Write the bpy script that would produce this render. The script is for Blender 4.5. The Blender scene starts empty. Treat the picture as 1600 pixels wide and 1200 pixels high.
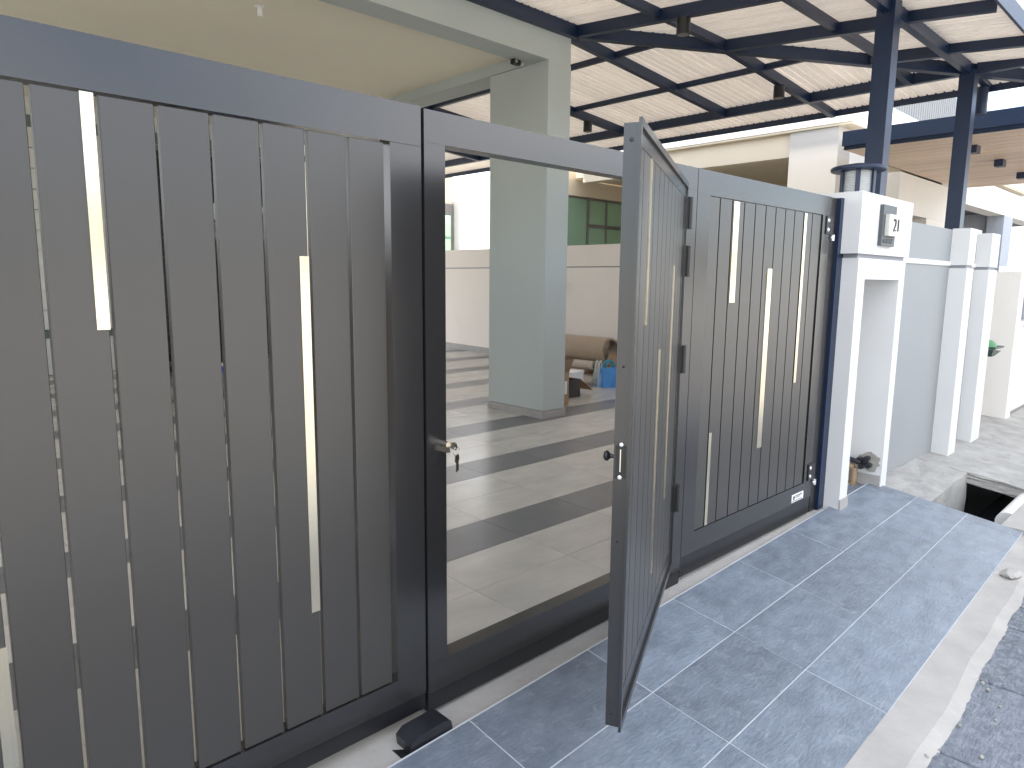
import bpy, bmesh, math, random
from mathutils import Matrix, Vector, noise
random.seed(7)
sc = bpy.context.scene
COL = sc.collection
R = math.radians

# ------------------------------------------------------------------ camera
CAM = Vector((0.0, -1.70, 1.377))
rr = Vector((0.7234875, -0.69027305, 0.00943129))
uu = Vector((0.09471373, 0.11278528, 0.98909494))
ff = Vector((0.68380929, 0.71470455, -0.14697707))
cd = bpy.data.cameras.new('camera')
cam = bpy.data.objects.new('camera', cd)
COL.objects.link(cam)
cam.matrix_world = Matrix(((rr.x, uu.x, -ff.x, CAM.x), (rr.y, uu.y, -ff.y, CAM.y), (rr.z, uu.z, -ff.z, CAM.z), (0, 0, 0, 1)))
cd.sensor_width = 36.0
cd.lens = 1089.04 / 1600 * 36
cd.clip_start = 0.05
cd.clip_end = 2000
sc.camera = cam

# ------------------------------------------------------------------ sky, sun, exposure
SUN_EL, SUN_AZ = 60.0, -22.0          # azimuth from +Y towards +X: the sun stands behind and to the left
W = bpy.data.worlds.new('World')
sc.world = W
W.use_nodes = True
nt = W.node_tree
nt.nodes.clear()
wo = nt.nodes.new('ShaderNodeOutputWorld')
bg = nt.nodes.new('ShaderNodeBackground')
bg.inputs['Strength'].default_value = 0.10
sky = nt.nodes.new('ShaderNodeTexSky')
sky.sky_type = 'NISHITA'
sky.sun_disc = False
sky.sun_elevation = R(SUN_EL)
sky.sun_rotation = R(SUN_AZ)
sky.air_density = 1.0
sky.dust_density = 0.4
tc = nt.nodes.new('ShaderNodeTexCoord')
mp = nt.nodes.new('ShaderNodeMapping')
mp.inputs['Scale'].default_value = (1.0, 1.0, 1.9)
mp.inputs['Location'].default_value = (3.12, 0.18, 1.82)
nz = nt.nodes.new('ShaderNodeTexNoise')
nz.inputs['Scale'].default_value = 3.1
nz.inputs['Detail'].default_value = 9
nz.inputs['Roughness'].default_value = 0.56
rp = nt.nodes.new('ShaderNodeValToRGB')
rp.color_ramp.elements[0].position = 0.43
rp.color_ramp.elements[1].position = 0.57
mx = nt.nodes.new('ShaderNodeMixRGB')
mx.inputs[2].default_value = (10.5, 10.6, 10.9, 1)
L = nt.links.new
L(tc.outputs['Generated'], mp.inputs['Vector'])
L(mp.outputs[0], nz.inputs['Vector'])
L(nz.outputs['Fac'], rp.inputs[0])
L(rp.outputs[0], mx.inputs[0])
L(sky.outputs[0], mx.inputs[1])
L(mx.outputs[0], bg.inputs[0])
L(bg.outputs[0], wo.inputs[0])

sd = bpy.data.lights.new('sun', 'SUN')
sd.energy = 3.0
sd.angle = R(6)
sd.color = (1.0, 0.95, 0.86)
sun = bpy.data.objects.new('sun', sd)
COL.objects.link(sun)
az, el = R(SUN_AZ), R(SUN_EL)
to_sun = Vector((math.sin(az) * math.cos(el), math.cos(az) * math.cos(el), math.sin(el)))
sun.rotation_euler = (-to_sun).to_track_quat('-Z', 'Y').to_euler()
sun.location = (-6, 6, 12)

sc.render.engine = 'CYCLES'
sc.cycles.max_bounces = 10
sc.cycles.diffuse_bounces = 7
sc.cycles.glossy_bounces = 4
sc.cycles.transmission_bounces = 6
sc.cycles.use_denoising = True
vs = sc.view_settings
vs.view_transform = 'Standard'
vs.look = 'None'
vs.gamma = 1.0
vs.use_curve_mapping = False
vs.exposure = 2.0


# ------------------------------------------------------------------ materials
def mat(name, col, rough=0.6, metal=0.0, var=0.0, vscale=(3, 3, 3), bump=0.0, bscale=(40, 40, 40), rand=0.0,
        spec=0.5, trans=0.0, spots=None, spot_scale=6, spot_pos=(0.62, 0.72), rvar=0.0, coords='Object', col2=None):
    m = bpy.data.materials.new(name)
    m.use_nodes = True
    n = m.node_tree.nodes
    l = m.node_tree.links.new
    b = n['Principled BSDF']
    b.inputs['Roughness'].default_value = rough
    b.inputs['Metallic'].default_value = metal
    b.inputs['Specular IOR Level'].default_value = spec
    c = n.new('ShaderNodeRGB')
    c.outputs[0].default_value = (*col, 1)
    out = c.outputs[0]
    t = n.new('ShaderNodeTexCoord')
    vec = t.outputs[coords]
    if rand or var:
        oi = n.new('ShaderNodeObjectInfo')
        ad = n.new('ShaderNodeVectorMath')
        ad.operation = 'MULTIPLY_ADD'
        cb = n.new('ShaderNodeCombineXYZ')
        for i in range(3):
            l(oi.outputs['Random'], cb.inputs[i])
        l(cb.outputs[0], ad.inputs[0])
        ad.inputs[1].default_value = (37, 53, 19)
        l(vec, ad.inputs[2])
        vec = ad.outputs[0]
    if var:
        mpn = n.new('ShaderNodeMapping')
        mpn.inputs['Scale'].default_value = vscale
        l(vec, mpn.inputs['Vector'])
        no = n.new('ShaderNodeTexNoise')
        no.inputs['Scale'].default_value = 1
        no.inputs['Detail'].default_value = 8
        no.inputs['Roughness'].default_value = 0.62
        l(mpn.outputs[0], no.inputs['Vector'])
        mr = n.new('ShaderNodeMapRange')
        mr.inputs['From Min'].default_value = 0.28
        mr.inputs['From Max'].default_value = 0.72
        if col2:
            l(no.outputs['Fac'], mr.inputs['Value'])
            mm = n.new('ShaderNodeMixRGB')
            mm.inputs[2].default_value = (*col2, 1)
            l(mr.outputs[0], mm.inputs[0])
            l(out, mm.inputs[1])
            out = mm.outputs[0]
        else:
            mr.inputs['To Min'].default_value = 1 - var
            mr.inputs['To Max'].default_value = 1 + var
            l(no.outputs['Fac'], mr.inputs['Value'])
            mm = n.new('ShaderNodeVectorMath')
            mm.operation = 'SCALE'
            l(out, mm.inputs[0])
            l(mr.outputs[0], mm.inputs['Scale'])
            out = mm.outputs[0]
        if rvar:
            r2 = n.new('ShaderNodeMapRange')
            r2.inputs['To Min'].default_value = rough - rvar
            r2.inputs['To Max'].default_value = rough + rvar
            l(no.outputs['Fac'], r2.inputs['Value'])
            l(r2.outputs[0], b.inputs['Roughness'])
    if rand:
        mr2 = n.new('ShaderNodeMapRange')
        mr2.inputs['To Min'].default_value = 1 - rand
        mr2.inputs['To Max'].default_value = 1 + rand
        l(oi.outputs['Random'], mr2.inputs['Value'])
        m2 = n.new('ShaderNodeVectorMath')
        m2.operation = 'SCALE'
        l(out, m2.inputs[0])
        l(mr2.outputs[0], m2.inputs['Scale'])
        out = m2.outputs[0]
    if spots:
        n3 = n.new('ShaderNodeTexNoise')
        n3.inputs['Scale'].default_value = spot_scale
        n3.inputs['Detail'].default_value = 7
        n3.inputs['Roughness'].default_value = 0.7
        n3.inputs['Distortion'].default_value = 0.6
        l(vec, n3.inputs['Vector'])
        r3 = n.new('ShaderNodeValToRGB')
        r3.color_ramp.elements[0].position = spot_pos[0]
        r3.color_ramp.elements[1].position = spot_pos[1]
        l(n3.outputs['Fac'], r3.inputs[0])
        m3 = n.new('ShaderNodeMixRGB')
        m3.inputs[2].default_value = (*spots, 1)
        l(r3.outputs[0], m3.inputs[0])
        l(out, m3.inputs[1])
        out = m3.outputs[0]
    l(out, b.inputs['Base Color'])
    if bump:
        mb = n.new('ShaderNodeMapping')
        mb.inputs['Scale'].default_value = bscale
        l(vec, mb.inputs['Vector'])
        nb = n.new('ShaderNodeTexNoise')
        nb.inputs['Scale'].default_value = 1
        nb.inputs['Detail'].default_value = 6
        nb.inputs['Roughness'].default_value = 0.65
        l(mb.outputs[0], nb.inputs['Vector'])
        bp = n.new('ShaderNodeBump')
        bp.inputs['Strength'].default_value = bump
        bp.inputs['Distance'].default_value = 0.01
        l(nb.outputs['Fac'], bp.inputs['Height'])
        l(bp.outputs[0], b.inputs['Normal'])
    if trans:
        tr = n.new('ShaderNodeBsdfTranslucent')
        l(out, tr.inputs['Color'])
        ms = n.new('ShaderNodeMixShader')
        ms.inputs[0].default_value = trans
        l(b.outputs[0], ms.inputs[1])
        l(tr.outputs[0], ms.inputs[2])
        l(ms.outputs[0], n['Material Output'].inputs[0])
    return m


def glass_mat(name, col, rough=0.02, trans=0.75, ior=1.45):
    m = bpy.data.materials.new(name)
    m.use_nodes = True
    b = m.node_tree.nodes['Principled BSDF']
    b.inputs['Base Color'].default_value = (*col, 1)
    b.inputs['Roughness'].default_value = rough
    b.inputs['Transmission Weight'].default_value = trans
    b.inputs['IOR'].default_value = ior
    return m


M = {}
M['gate'] = mat('gate_powder_coat', (0.021, 0.0205, 0.021), 0.24, 0.0, var=0.06, vscale=(3, 3, 3), rand=0.04, spec=0.78, rvar=0.03)
M['slat'] = mat('gate_slat_coat', (0.036, 0.033, 0.030), 0.33, 0.0, var=0.02, vscale=(150, 150, 0.12), rand=0.06, spec=0.75)
M['gate_dark'] = mat('gate_dark_steel', (0.011, 0.0115, 0.014), 0.34, var=0.1, vscale=(20, 20, 3), spots=(0.25, 0.23, 0.2), spot_scale=85, spot_pos=(0.70, 0.78))
M['strip'] = mat('brushed_strip', (0.74, 0.675, 0.53), 0.22, 1.0, var=0.06, vscale=(90, 90, 1.5))
M['navy'] = mat('navy_steel', (0.006, 0.018, 0.050), 0.4, var=0.1, vscale=(6, 6, 6), bump=0.03, bscale=(120, 120, 120), spec=0.5)
M['black'] = mat('black_metal', (0.012, 0.012, 0.014), 0.4, var=0.1)
M['screw'] = mat('zinc_screw', (0.85, 0.85, 0.85), 0.3, 0.6)
M['chrome'] = mat('nickel', (0.72, 0.68, 0.6), 0.25, 1.0, var=0.1, vscale=(80, 80, 80))
M['white_paint'] = mat('white_wall_paint', (0.66, 0.66, 0.652), 0.7, var=0.035, vscale=(2.2, 2.2, 1.1), bump=0.06, bscale=(60, 60, 60), spots=(0.60, 0.59, 0.57), spot_scale=2.6, spot_pos=(0.62, 0.85))
M['cream_paint'] = mat('cream_wall_paint', (0.84, 0.775, 0.71), 0.75, var=0.03, vscale=(1.5, 1.5, 0.8), bump=0.05, bscale=(50, 50, 50), spots=(0.76, 0.70, 0.63), spot_scale=1.6, spot_pos=(0.6, 0.9))
M['ceil'] = mat('ceiling_paint', (0.88, 0.83, 0.68), 0.8, var=0.02, vscale=(1, 1, 1))
M['green_grey'] = mat('green_grey_paint', (0.445, 0.485, 0.462), 0.7, var=0.03, vscale=(1.6, 1.6, 0.9), bump=0.05, bscale=(50, 50, 50))
M['blue_grey'] = mat('blue_grey_paint', (0.28, 0.295, 0.30), 0.7, var=0.03, vscale=(1.6, 1.6, 0.9), bump=0.05, bscale=(50, 50, 50))
M['groove'] = mat('groove_grey', (0.26, 0.27, 0.29), 0.7)
M['skirting'] = mat('skirting_tile', (0.36, 0.345, 0.33), 0.5, var=0.12, vscale=(9, 9, 9))
M['tile_light'] = mat('light_floor_tile', (0.50, 0.48, 0.44), 0.26, var=0.13, vscale=(2.6, 5.5, 4), bump=0.03, bscale=(60, 90, 60), rand=0.04, rvar=0.03)
M['tile_dark'] = mat('dark_floor_tile', (0.150, 0.149, 0.154), 0.30, var=0.16, vscale=(3.2, 6.5, 5), bump=0.05, bscale=(60, 110, 60), rand=0.08, rvar=0.03)
M['floor_grout'] = mat('floor_grout', (0.33, 0.32, 0.30), 0.9)
M['slate'] = mat('slate_tile', (0.110, 0.135, 0.170), 0.42, var=0.3, vscale=(7.5, 13.0, 6), bump=0.45, bscale=(34, 85, 40), rand=0.16, spots=(0.30, 0.33, 0.36), spot_scale=16.0, spot_pos=(0.55, 0.9), rvar=0.08, col2=(0.205, 0.243, 0.293), spec=0.65)
M['slate_grout'] = mat('pale_grout', (0.48, 0.50, 0.52), 0.85, var=0.1, vscale=(9, 9, 9))
M['paver'] = mat('road_slate', (0.088, 0.105, 0.130), 0.6, var=0.3, vscale=(9, 22, 9), bump=1.0, bscale=(30, 90, 30), rand=0.15, spots=(0.30, 0.32, 0.345), spot_scale=30, spot_pos=(0.46, 0.74), col2=(0.20, 0.225, 0.258))
M['cement'] = mat('cement_strip', (0.40, 0.38, 0.35), 0.85, var=0.14, vscale=(4, 4, 4), bump=0.25, bscale=(50, 50, 50), spots=(0.52, 0.49, 0.45), spot_scale=7)
M['concrete'] = mat('raw_concrete', (0.36, 0.35, 0.325), 0.9, var=0.22, vscale=(5, 5, 5), bump=0.7, bscale=(28, 28, 28), spots=(0.22, 0.21, 0.195), spot_scale=9, spot_pos=(0.55, 0.75))
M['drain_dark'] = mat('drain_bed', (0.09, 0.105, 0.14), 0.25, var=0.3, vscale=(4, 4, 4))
M['asphalt'] = mat('road_asphalt', (0.32, 0.305, 0.285), 0.85, var=0.2, vscale=(4, 4, 4), bump=0.6, bscale=(70, 70, 70))
M['ground'] = mat('ground_concrete', (0.24, 0.23, 0.21), 0.9, var=0.2, vscale=(1, 1, 1), bump=0.4, bscale=(20, 20, 20))
M['panel'] = mat('roof_sheet', (0.83, 0.79, 0.745), 0.34, rand=0.03, trans=0.28)
M['nb_white'] = mat('neighbour_white', (0.76, 0.74, 0.70), 0.75, var=0.03, vscale=(1, 1, 1), bump=0.04, bscale=(40, 40, 40))
M['nb_cream'] = mat('neighbour_cream', (0.66, 0.58, 0.45), 0.75, var=0.03, vscale=(1, 1, 1), bump=0.04, bscale=(40, 40, 40))
M['nb_pale'] = mat('neighbour_pale', (0.46, 0.44, 0.41), 0.75, var=0.03, vscale=(1, 1, 1))
M['nb_grey'] = mat('neighbour_grey', (0.36, 0.39, 0.44), 0.75, var=0.04, vscale=(1.5, 1.5, 1.5))
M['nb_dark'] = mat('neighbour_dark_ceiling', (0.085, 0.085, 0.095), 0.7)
M['soffit'] = mat('wood_soffit', (0.66, 0.50, 0.37), 0.45, var=0.16, vscale=(30, 1.2, 10), rand=0.10)
M['win_frame'] = mat('window_frame', (0.16, 0.15, 0.145), 0.45)
M['green_glass'] = mat('green_tinted_glass', (0.40, 0.66, 0.50), 0.03, 0.6, spec=1.0)
M['dark_glass'] = mat('dark_glass', (0.02, 0.028, 0.03), 0.04, spec=0.8)
M['roof_grey'] = mat('grey_roof_sheet', (0.24, 0.245, 0.25), 0.5, var=0.1, vscale=(3, 3, 3))
M['kraft'] = mat('kraft_paper', (0.42, 0.325, 0.235), 0.42, var=0.07, vscale=(6, 3, 6), bump=0.06, bscale=(20, 8, 20))
M['kraft_pale'] = mat('pale_kraft_paper', (0.52, 0.435, 0.36), 0.5, var=0.06, vscale=(6, 3, 6))
M['card'] = mat('cardboard', (0.37, 0.245, 0.145), 0.8, var=0.08, vscale=(8, 8, 8), bump=0.05, bscale=(120, 30, 30))
M['card_in'] = mat('cardboard_inside', (0.28, 0.19, 0.12), 0.85, var=0.08, vscale=(8, 8, 8))
M['card_dark'] = mat('dark_cardboard', (0.06, 0.05, 0.05), 0.8, var=0.2, vscale=(14, 14, 14))  # near-black cardboard for the body of the low box
M['paper_white'] = mat('white_paper', (0.75, 0.75, 0.74), 0.7)
M['foam'] = mat('white_foam', (0.84, 0.84, 0.83), 0.8, var=0.03)
M['blue_bag'] = mat('blue_plastic_bag', (0.075, 0.27, 0.62), 0.35, var=0.15, vscale=(14, 14, 6), bump=0.5, bscale=(20, 20, 9))
M['teal_bag'] = mat('teal_plastic', (0.03, 0.28, 0.38), 0.4, var=0.2, vscale=(12, 12, 12), bump=0.4, bscale=(25, 25, 25))
M['pale_bag'] = mat('pale_plastic_bag', (0.60, 0.62, 0.56), 0.4, var=0.12, vscale=(10, 10, 10), bump=0.5, bscale=(20, 20, 20))
M['pink'] = mat('pink_plastic', (0.75, 0.12, 0.17), 0.5, var=0.1)
M['plastic_white'] = mat('white_plastic', (0.82, 0.82, 0.79), 0.4)
M['sign_grey'] = mat('sign_grey', (0.075, 0.084, 0.09), 0.5, var=0.08, vscale=(60, 60, 60))
M['sign_cream'] = mat('sign_cream', (0.62, 0.62, 0.55), 0.4, var=0.05, vscale=(30, 30, 30))
M['ink'] = mat('black_ink', (0.015, 0.015, 0.015), 0.4)
M['ink_soft'] = mat('worn_ink', (0.10, 0.105, 0.11), 0.6)
M['lamp_glass'] = mat('ribbed_lamp_glass', (0.75, 0.77, 0.76), 0.15, spec=0.8, trans=0.35)
M['rubber'] = mat('black_plastic', (0.018, 0.019, 0.023), 0.32, var=0.2, vscale=(20, 20, 20), bump=0.2, bscale=(30, 30, 30), spots=(0.2, 0.2, 0.2), spot_scale=60, spot_pos=(0.68, 0.78))
M['brass'] = mat('brass_pipe', (0.36, 0.25, 0.15), 0.5, 0.3, var=0.2, vscale=(20, 20, 20))
M['mortar'] = mat('mortar_patch', (0.36, 0.35, 0.31), 0.95, var=0.2, vscale=(20, 20, 20), bump=0.8, bscale=(60, 60, 60))
M['bin'] = mat('dark_green_plastic', (0.02, 0.045, 0.038), 0.45, var=0.1)
M['bin_lid'] = mat('green_lid_plastic', (0.10, 0.30, 0.14), 0.45, var=0.1)
M['house_panel'] = mat('white_grooved_panel', (0.70, 0.70, 0.66), 0.5, var=0.03, vscale=(2, 2, 2), rand=0.03)
M['teal_base'] = mat('teal_grey_paint', (0.13, 0.17, 0.165), 0.6)
M['blue_tub'] = mat('blue_plastic_tub', (0.04, 0.09, 0.45), 0.4)
M['orange'] = mat('terracotta', (0.5, 0.2, 0.06), 0.7, var=0.1)


# ------------------------------------------------------------------ helpers
def mb_box(bm, x0, x1, y0, y1, z0, z1):
    v = [bm.verts.new(p) for p in ((x0, y0, z0), (x1, y0, z0), (x1, y1, z0), (x0, y1, z0), (x0, y0, z1), (x1, y0, z1), (x1, y1, z1), (x0, y1, z1))]
    for f in ((3, 2, 1, 0), (4, 5, 6, 7), (0, 1, 5, 4), (1, 2, 6, 5), (2, 3, 7, 6), (3, 0, 4, 7)):
        bm.faces.new([v[i] for i in f])
    return v


def mb_hull(bm, pts, faces):
    v = [bm.verts.new(p) for p in pts]
    for f in faces:
        bm.faces.new([v[i] for i in f])


def mb_cyl(bm, p0, p1, r0, r1=None, seg=16, caps=True):
    r1 = r0 if r1 is None else r1
    a, b = Vector(p0), Vector(p1)
    d = (b - a).normalized()
    s = d.orthogonal().normalized()
    t = d.cross(s)
    A, B = [], []
    for i in range(seg):
        k = 2 * math.pi * i / seg
        o = s * math.cos(k) + t * math.sin(k)
        A.append(bm.verts.new(a + o * r0))
        B.append(bm.verts.new(b + o * r1))
    for i in range(seg):
        j = (i + 1) % seg
        bm.faces.new((A[i], A[j], B[j], B[i]))
    if caps:
        bm.faces.new(A[::-1])
        bm.faces.new(B)


def mb_lathe(bm, prof, seg=24, c=(0, 0, 0)):
    rings = []
    for r, z in prof:
        rings.append([bm.verts.new((c[0] + r * math.cos(2 * math.pi * i / seg), c[1] + r * math.sin(2 * math.pi * i / seg), c[2] + z)) for i in range(seg)])
    for a, b in zip(rings, rings[1:]):
        for i in range(seg):
            j = (i + 1) % seg
            bm.faces.new((a[i], a[j], b[j], b[i]))
    bm.faces.new(rings[0][::-1])
    bm.faces.new(rings[-1])


def mb_prism(bm, poly, y0, y1, axis='y'):
    """extrude a polygon given in the x-z plane (axis y), or x-y plane (axis z), or y-z plane (axis x)"""
    def P(a, b, c):
        return {'y': (a, c, b), 'z': (a, b, c), 'x': (c, a, b)}[axis]
    A = [bm.verts.new(P(a, b, y0)) for a, b in poly]
    B = [bm.verts.new(P(a, b, y1)) for a, b in poly]
    n = len(poly)
    for i in range(n):
        j = (i + 1) % n
        bm.faces.new((A[i], A[j], B[j], B[i]))
    bm.faces.new(A[::-1])
    bm.faces.new(B)


def link(name, bm, m, parent=None, loc=None, bevel=0.0, smooth=False, seg=1):
    if bevel:
        bmesh.ops.bevel(bm, geom=[e for e in bm.edges if len(e.link_faces) == 2 and e.calc_face_angle(0) > 0.6], offset=bevel, segments=seg, affect='EDGES', clamp_overlap=True)
    bmesh.ops.recalc_face_normals(bm, faces=bm.faces)
    me = bpy.data.meshes.new(name)
    bm.to_mesh(me)
    bm.free()
    me.materials.append(m)
    if smooth:
        for p in me.polygons:
            p.use_smooth = True
        try:
            me.set_sharp_from_angle(angle=R(35))
        except Exception:
            pass
    o = bpy.data.objects.new(name, me)
    COL.objects.link(o)
    if parent is not None:
        o.parent = parent
    if loc is not None:
        o.location = loc
    return o


def meshobj(name, me, parent=None, loc=(0, 0, 0)):
    o = bpy.data.objects.new(name, me)
    COL.objects.link(o)
    o.parent = parent
    o.location = loc
    return o


def tag(o, label, cat, group=None):
    o['label'] = label
    o['category'] = cat
    if group:
        o['group'] = group
    return o


def struct(o):
    o['kind'] = 'structure'
    return o


def thing(name, label, cat, loc=(0, 0, 0), rotz=0.0, group=None):
    o = bpy.data.objects.new(name, None)
    o.empty_display_size = 0.1
    COL.objects.link(o)
    o.location = loc
    o.rotation_euler = (0, 0, rotz)
    return tag(o, label, cat, group)


def B(name, par, m, x0, x1, y0, y1, z0, z1, bevel=0.0, world=True, local=False):
    """a box part; coordinates in the world unless local"""
    o = Vector((0, 0, 0)) if (local or par is None) else par.location
    if par is not None and not local and par.parent is not None:
        o = par.location + par.parent.location
    bm = bmesh.new()
    c = Vector(((x0 + x1) / 2, (y0 + y1) / 2, (z0 + z1) / 2))
    mb_box(bm, x0 - c.x, x1 - c.x, y0 - c.y, y1 - c.y, z0 - c.z, z1 - c.z)
    return link(name, bm, m, par, c - o, bevel)


def S(o):
    o['kind'] = 'stuff'
    return o


# ------------------------------------------------------------------ ground, road, drain, driveway
bm = bmesh.new()
mb_box(bm, -150, 250, -200, 300, -0.95, -0.75)
g = struct(link('ground', bm, M['ground']))
bm = bmesh.new()
mb_box(bm, -150, 6.1, 8.9, 300, -0.74, 0.10)
struct(link('yard', bm, M['ground']))

TH = 0.0271
OX, OY = 2.5526, -0.3859
OZ = 0.1484 * OY
e1 = Vector((math.cos(TH), math.sin(TH), 0.0039 * math.cos(TH) + 0.1484 * math.sin(TH)))
e2 = Vector((-math.sin(TH), math.cos(TH), -0.0039 * math.sin(TH) + 0.1484 * math.cos(TH)))
s1, s2 = e1.length, e2.length
e1n = e1.normalized()
e2n = (e2 - e1n * e2.dot(e1n)).normalized()
e3n = e1n.cross(e2n)
MD = Matrix(((e1n.x, e2n.x, e3n.x, OX), (e1n.y, e2n.y, e3n.y, OY), (e1n.z, e2n.z, e3n.z, OZ), (0, 0, 0, 1)))
# driveway: a sloping bed of grout with slate tiles laid in it (local x along the gate, local y up the slope)
LX, LY = 0.6064 * s1, 0.2955 * s2
UEND = 2.56
bm = bmesh.new()
mb_box(bm, -4.4, UEND, -2 * LY, LY * 1.015, -0.09, -0.0015)
drive = struct(link('driveway', bm, M['slate_grout']))
drive.matrix_world = MD
J = 0.0032


def tile_mesh(name, w, h, t, m, bev=0.0015):
    bm = bmesh.new()
    mb_box(bm, -w / 2, w / 2, -h / 2, h / 2, -t, 0)
    if bev:
        top = [e for e in bm.edges if all(v.co.z > -1e-6 for v in e.verts)]
        bmesh.ops.bevel(bm, geom=top, offset=bev, segments=1, affect='EDGES')
    me = bpy.data.meshes.new(name)
    bm.to_mesh(me)
    bm.free()
    me.materials.append(m)
    return me


me_full = tile_mesh('tile', LX - J, LY - J, 0.012, M['slate'])
for j in range(3):
    yc = LY * (0.5 - j)
    for i in range(-7, 5):
        u0, u1 = i * LX, (i + 1) * LX
        if i == 4:
            if UEND - u0 < 0.03:
                continue
            me = tile_mesh('tile', UEND - u0 - J, LY - J, 0.012, M['slate'])
            meshobj('tile', me, drive, ((u0 + UEND) / 2, yc, 0))
        else:
            meshobj('tile', me_full, drive, ((u0 + u1) / 2, yc, random.uniform(-0.0006, 0.0006)))

# kerb along the road side of the driveway
KZ = -0.146
rot = Matrix.Translation((OX, OY, 0)) @ Matrix.Rotation(TH, 4, 'Z')
bm = bmesh.new()
n = 260
rows = []
for i in range(n + 1):
    u = -4.4 + (UEND + 4.4) * i / n
    w = 0.595 + 0.150 - 0.035 * max(0, (u + 0.2)) / 2.6 + 0.012 * noise.noise((u * 2.3, 0, 0)) + 0.004 * noise.noise((u * 15, 4, 0))
    w2 = w + 0.034 + 0.007 * noise.noise((u * 6, 7, 0)) + 0.004 * noise.noise((u * 40, 7, 0))
    rows.append([bm.verts.new(p) for p in ((u, -0.586, KZ - 0.2), (u, -0.586, KZ), (u, -w + 0.015, KZ - 0.002), (u, -w2, KZ - 0.0195), (u, -w2, KZ - 0.2))])
for a, b in zip(rows, rows[1:]):
    for k in range(4):
        bm.faces.new((a[k], b[k], b[k + 1], a[k + 1]))
bm.faces.new(rows[0])
bm.faces.new(rows[-1][::-1])
kerb = struct(link('kerb', bm, M['cement']))
kerb.matrix_world = rot
# road, with slate pavers in front of the house
bm = bmesh.new()
mb_box(bm, -150, 250, -200, -0.70, -0.5, -0.178)
road = struct(link('road', bm, M['asphalt'], loc=(0, 0, 0)))
road.matrix_world = rot
me_p = tile_mesh('paver', 0.60 - 0.009, 0.40 - 0.009, 0.03, M['paver'], 0.004)
for j in range(6):
    for i in range(-4, 9):
        o = meshobj('paver', me_p, road, (i * 0.60 + 0.23 + 0.30 * (j % 2), -0.80 - 0.20 - 0.40 * j + 0.20, -0.164 + random.uniform(-0.002, 0.002)))

# cement threshold under the gate
bm = bmesh.new()
mb_hull(bm, [(-3, 0.10, -0.085), (5.2, 0.10, -0.005), (5.2, 0.02, -0.010), (4.3, -0.05, -0.014), (-3, -0.30, -0.09), (-3, 0.1, -0.3), (5.2, 0.1, -0.3), (5.2, -0.05, -0.3), (-3, -0.30, -0.3)],
        [(0, 1, 2, 3, 4), (0, 5, 6, 1), (4, 3, 7, 8), (0, 4, 8, 5), (1, 6, 7, 2)])
struct(link('threshold', bm, M['cement']))

# drain beside the driveway: cement ledge, bed, slab across it
bm = bmesh.new()
mb_hull(bm, [(5.10, -0.36, -0.085), (6.285, -0.335, -0.085), (6.285, 0.03, -0.03), (5.19, 0.03, -0.03), (5.10, -0.36, -0.7), (6.285, -0.335, -0.7), (6.285, 0.03, -0.7), (5.19, 0.03, -0.7)],
        [(0, 1, 2, 3), (4, 5, 1, 0), (7, 4, 0, 3), (5, 6, 2, 1), (6, 7, 3, 2)])
bmesh.ops.subdivide_edges(bm, edges=bm.edges[:], cuts=5, use_grid_fill=True)
for v in bm.verts:
    if v.co.z > -0.3:
        v.co.z += random.uniform(-0.006, 0.006)
        v.co.y += random.uniform(-0.006, 0.006)
struct(link('drain_ledge', bm, M['concrete']))
bm = bmesh.new()
mb_hull(bm, [(6.28, -0.95, -0.165), (9.4, -0.95, -0.165), (9.4, 0.6, 0.0), (6.28, 0.05, -0.03), (6.28, -0.95, -0.255), (9.4, -0.95, -0.255), (9.4, 0.6, -0.12), (6.28, 0.05, -0.12)],
        [(0, 1, 2, 3), (4, 5, 1, 0), (7, 4, 0, 3), (5, 6, 2, 1), (6, 7, 3, 2), (4, 7, 6, 5)])
bmesh.ops.subdivide_edges(bm, edges=bm.edges[:], cuts=7, use_grid_fill=True)
for v in bm.verts:
    v.co.z += random.uniform(-0.005, 0.005)
    v.co.x += random.uniform(-0.008, 0.008)
struct(link('drain_slab', bm, M['concrete']))
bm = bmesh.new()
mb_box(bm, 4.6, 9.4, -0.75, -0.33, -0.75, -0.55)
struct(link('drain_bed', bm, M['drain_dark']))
bm = bmesh.new()
mb_box(bm, 5.13, 9.4, -0.98, -0.79, -0.75, -0.115)
struct(link('drain_kerb', bm, M['cement'], bevel=0.012))
bm = bmesh.new()
mb_cyl(bm, (5.62, -0.735, -0.23), (6.3, -0.73, -0.23), 0.07, seg=20)
tag(link('drain_pipe', bm, M['plastic_white'], smooth=True), 'white plastic pipe lying along the kerb in the open drain', 'pipe')
bm = bmesh.new()
mb_cyl(bm, (5.25, -0.66, -0.50), (6.4, -0.36, -0.47), 0.008, seg=8)
tag(link('drain_rod', bm, M['plastic_white']), 'thin pale rod lying in the dark drain', 'rod')
bm = bmesh.new()
bmesh.ops.create_icosphere(bm, subdivisions=2, radius=0.055)
for v in bm.verts:
    v.co = Vector((v.co.x * 1.5, v.co.y * 0.8, v.co.z * 0.35)) * random.uniform(0.85, 1.15)
tag(link('cement_chunk', bm, M['cement'], loc=(4.35, -1.00, -0.135)), 'flat broken chunk of cement lying on the slate beside the kerb', 'rubble')
bm = bmesh.new()
for k in range(60):
    u = random.uniform(1.2, 4.9)
    c = rot @ Vector((u - OX, -random.uniform(0.70, 0.92), 0))
    r = random.uniform(0.003, 0.009)
    geo = bmesh.ops.create_icosphere(bm, subdivisions=1, radius=r)
    for v in geo['verts']:
        v.co += Vector((c.x, c.y, -0.162 + r * 0.5))
S(link('grit', bm, M['mortar']))

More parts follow.
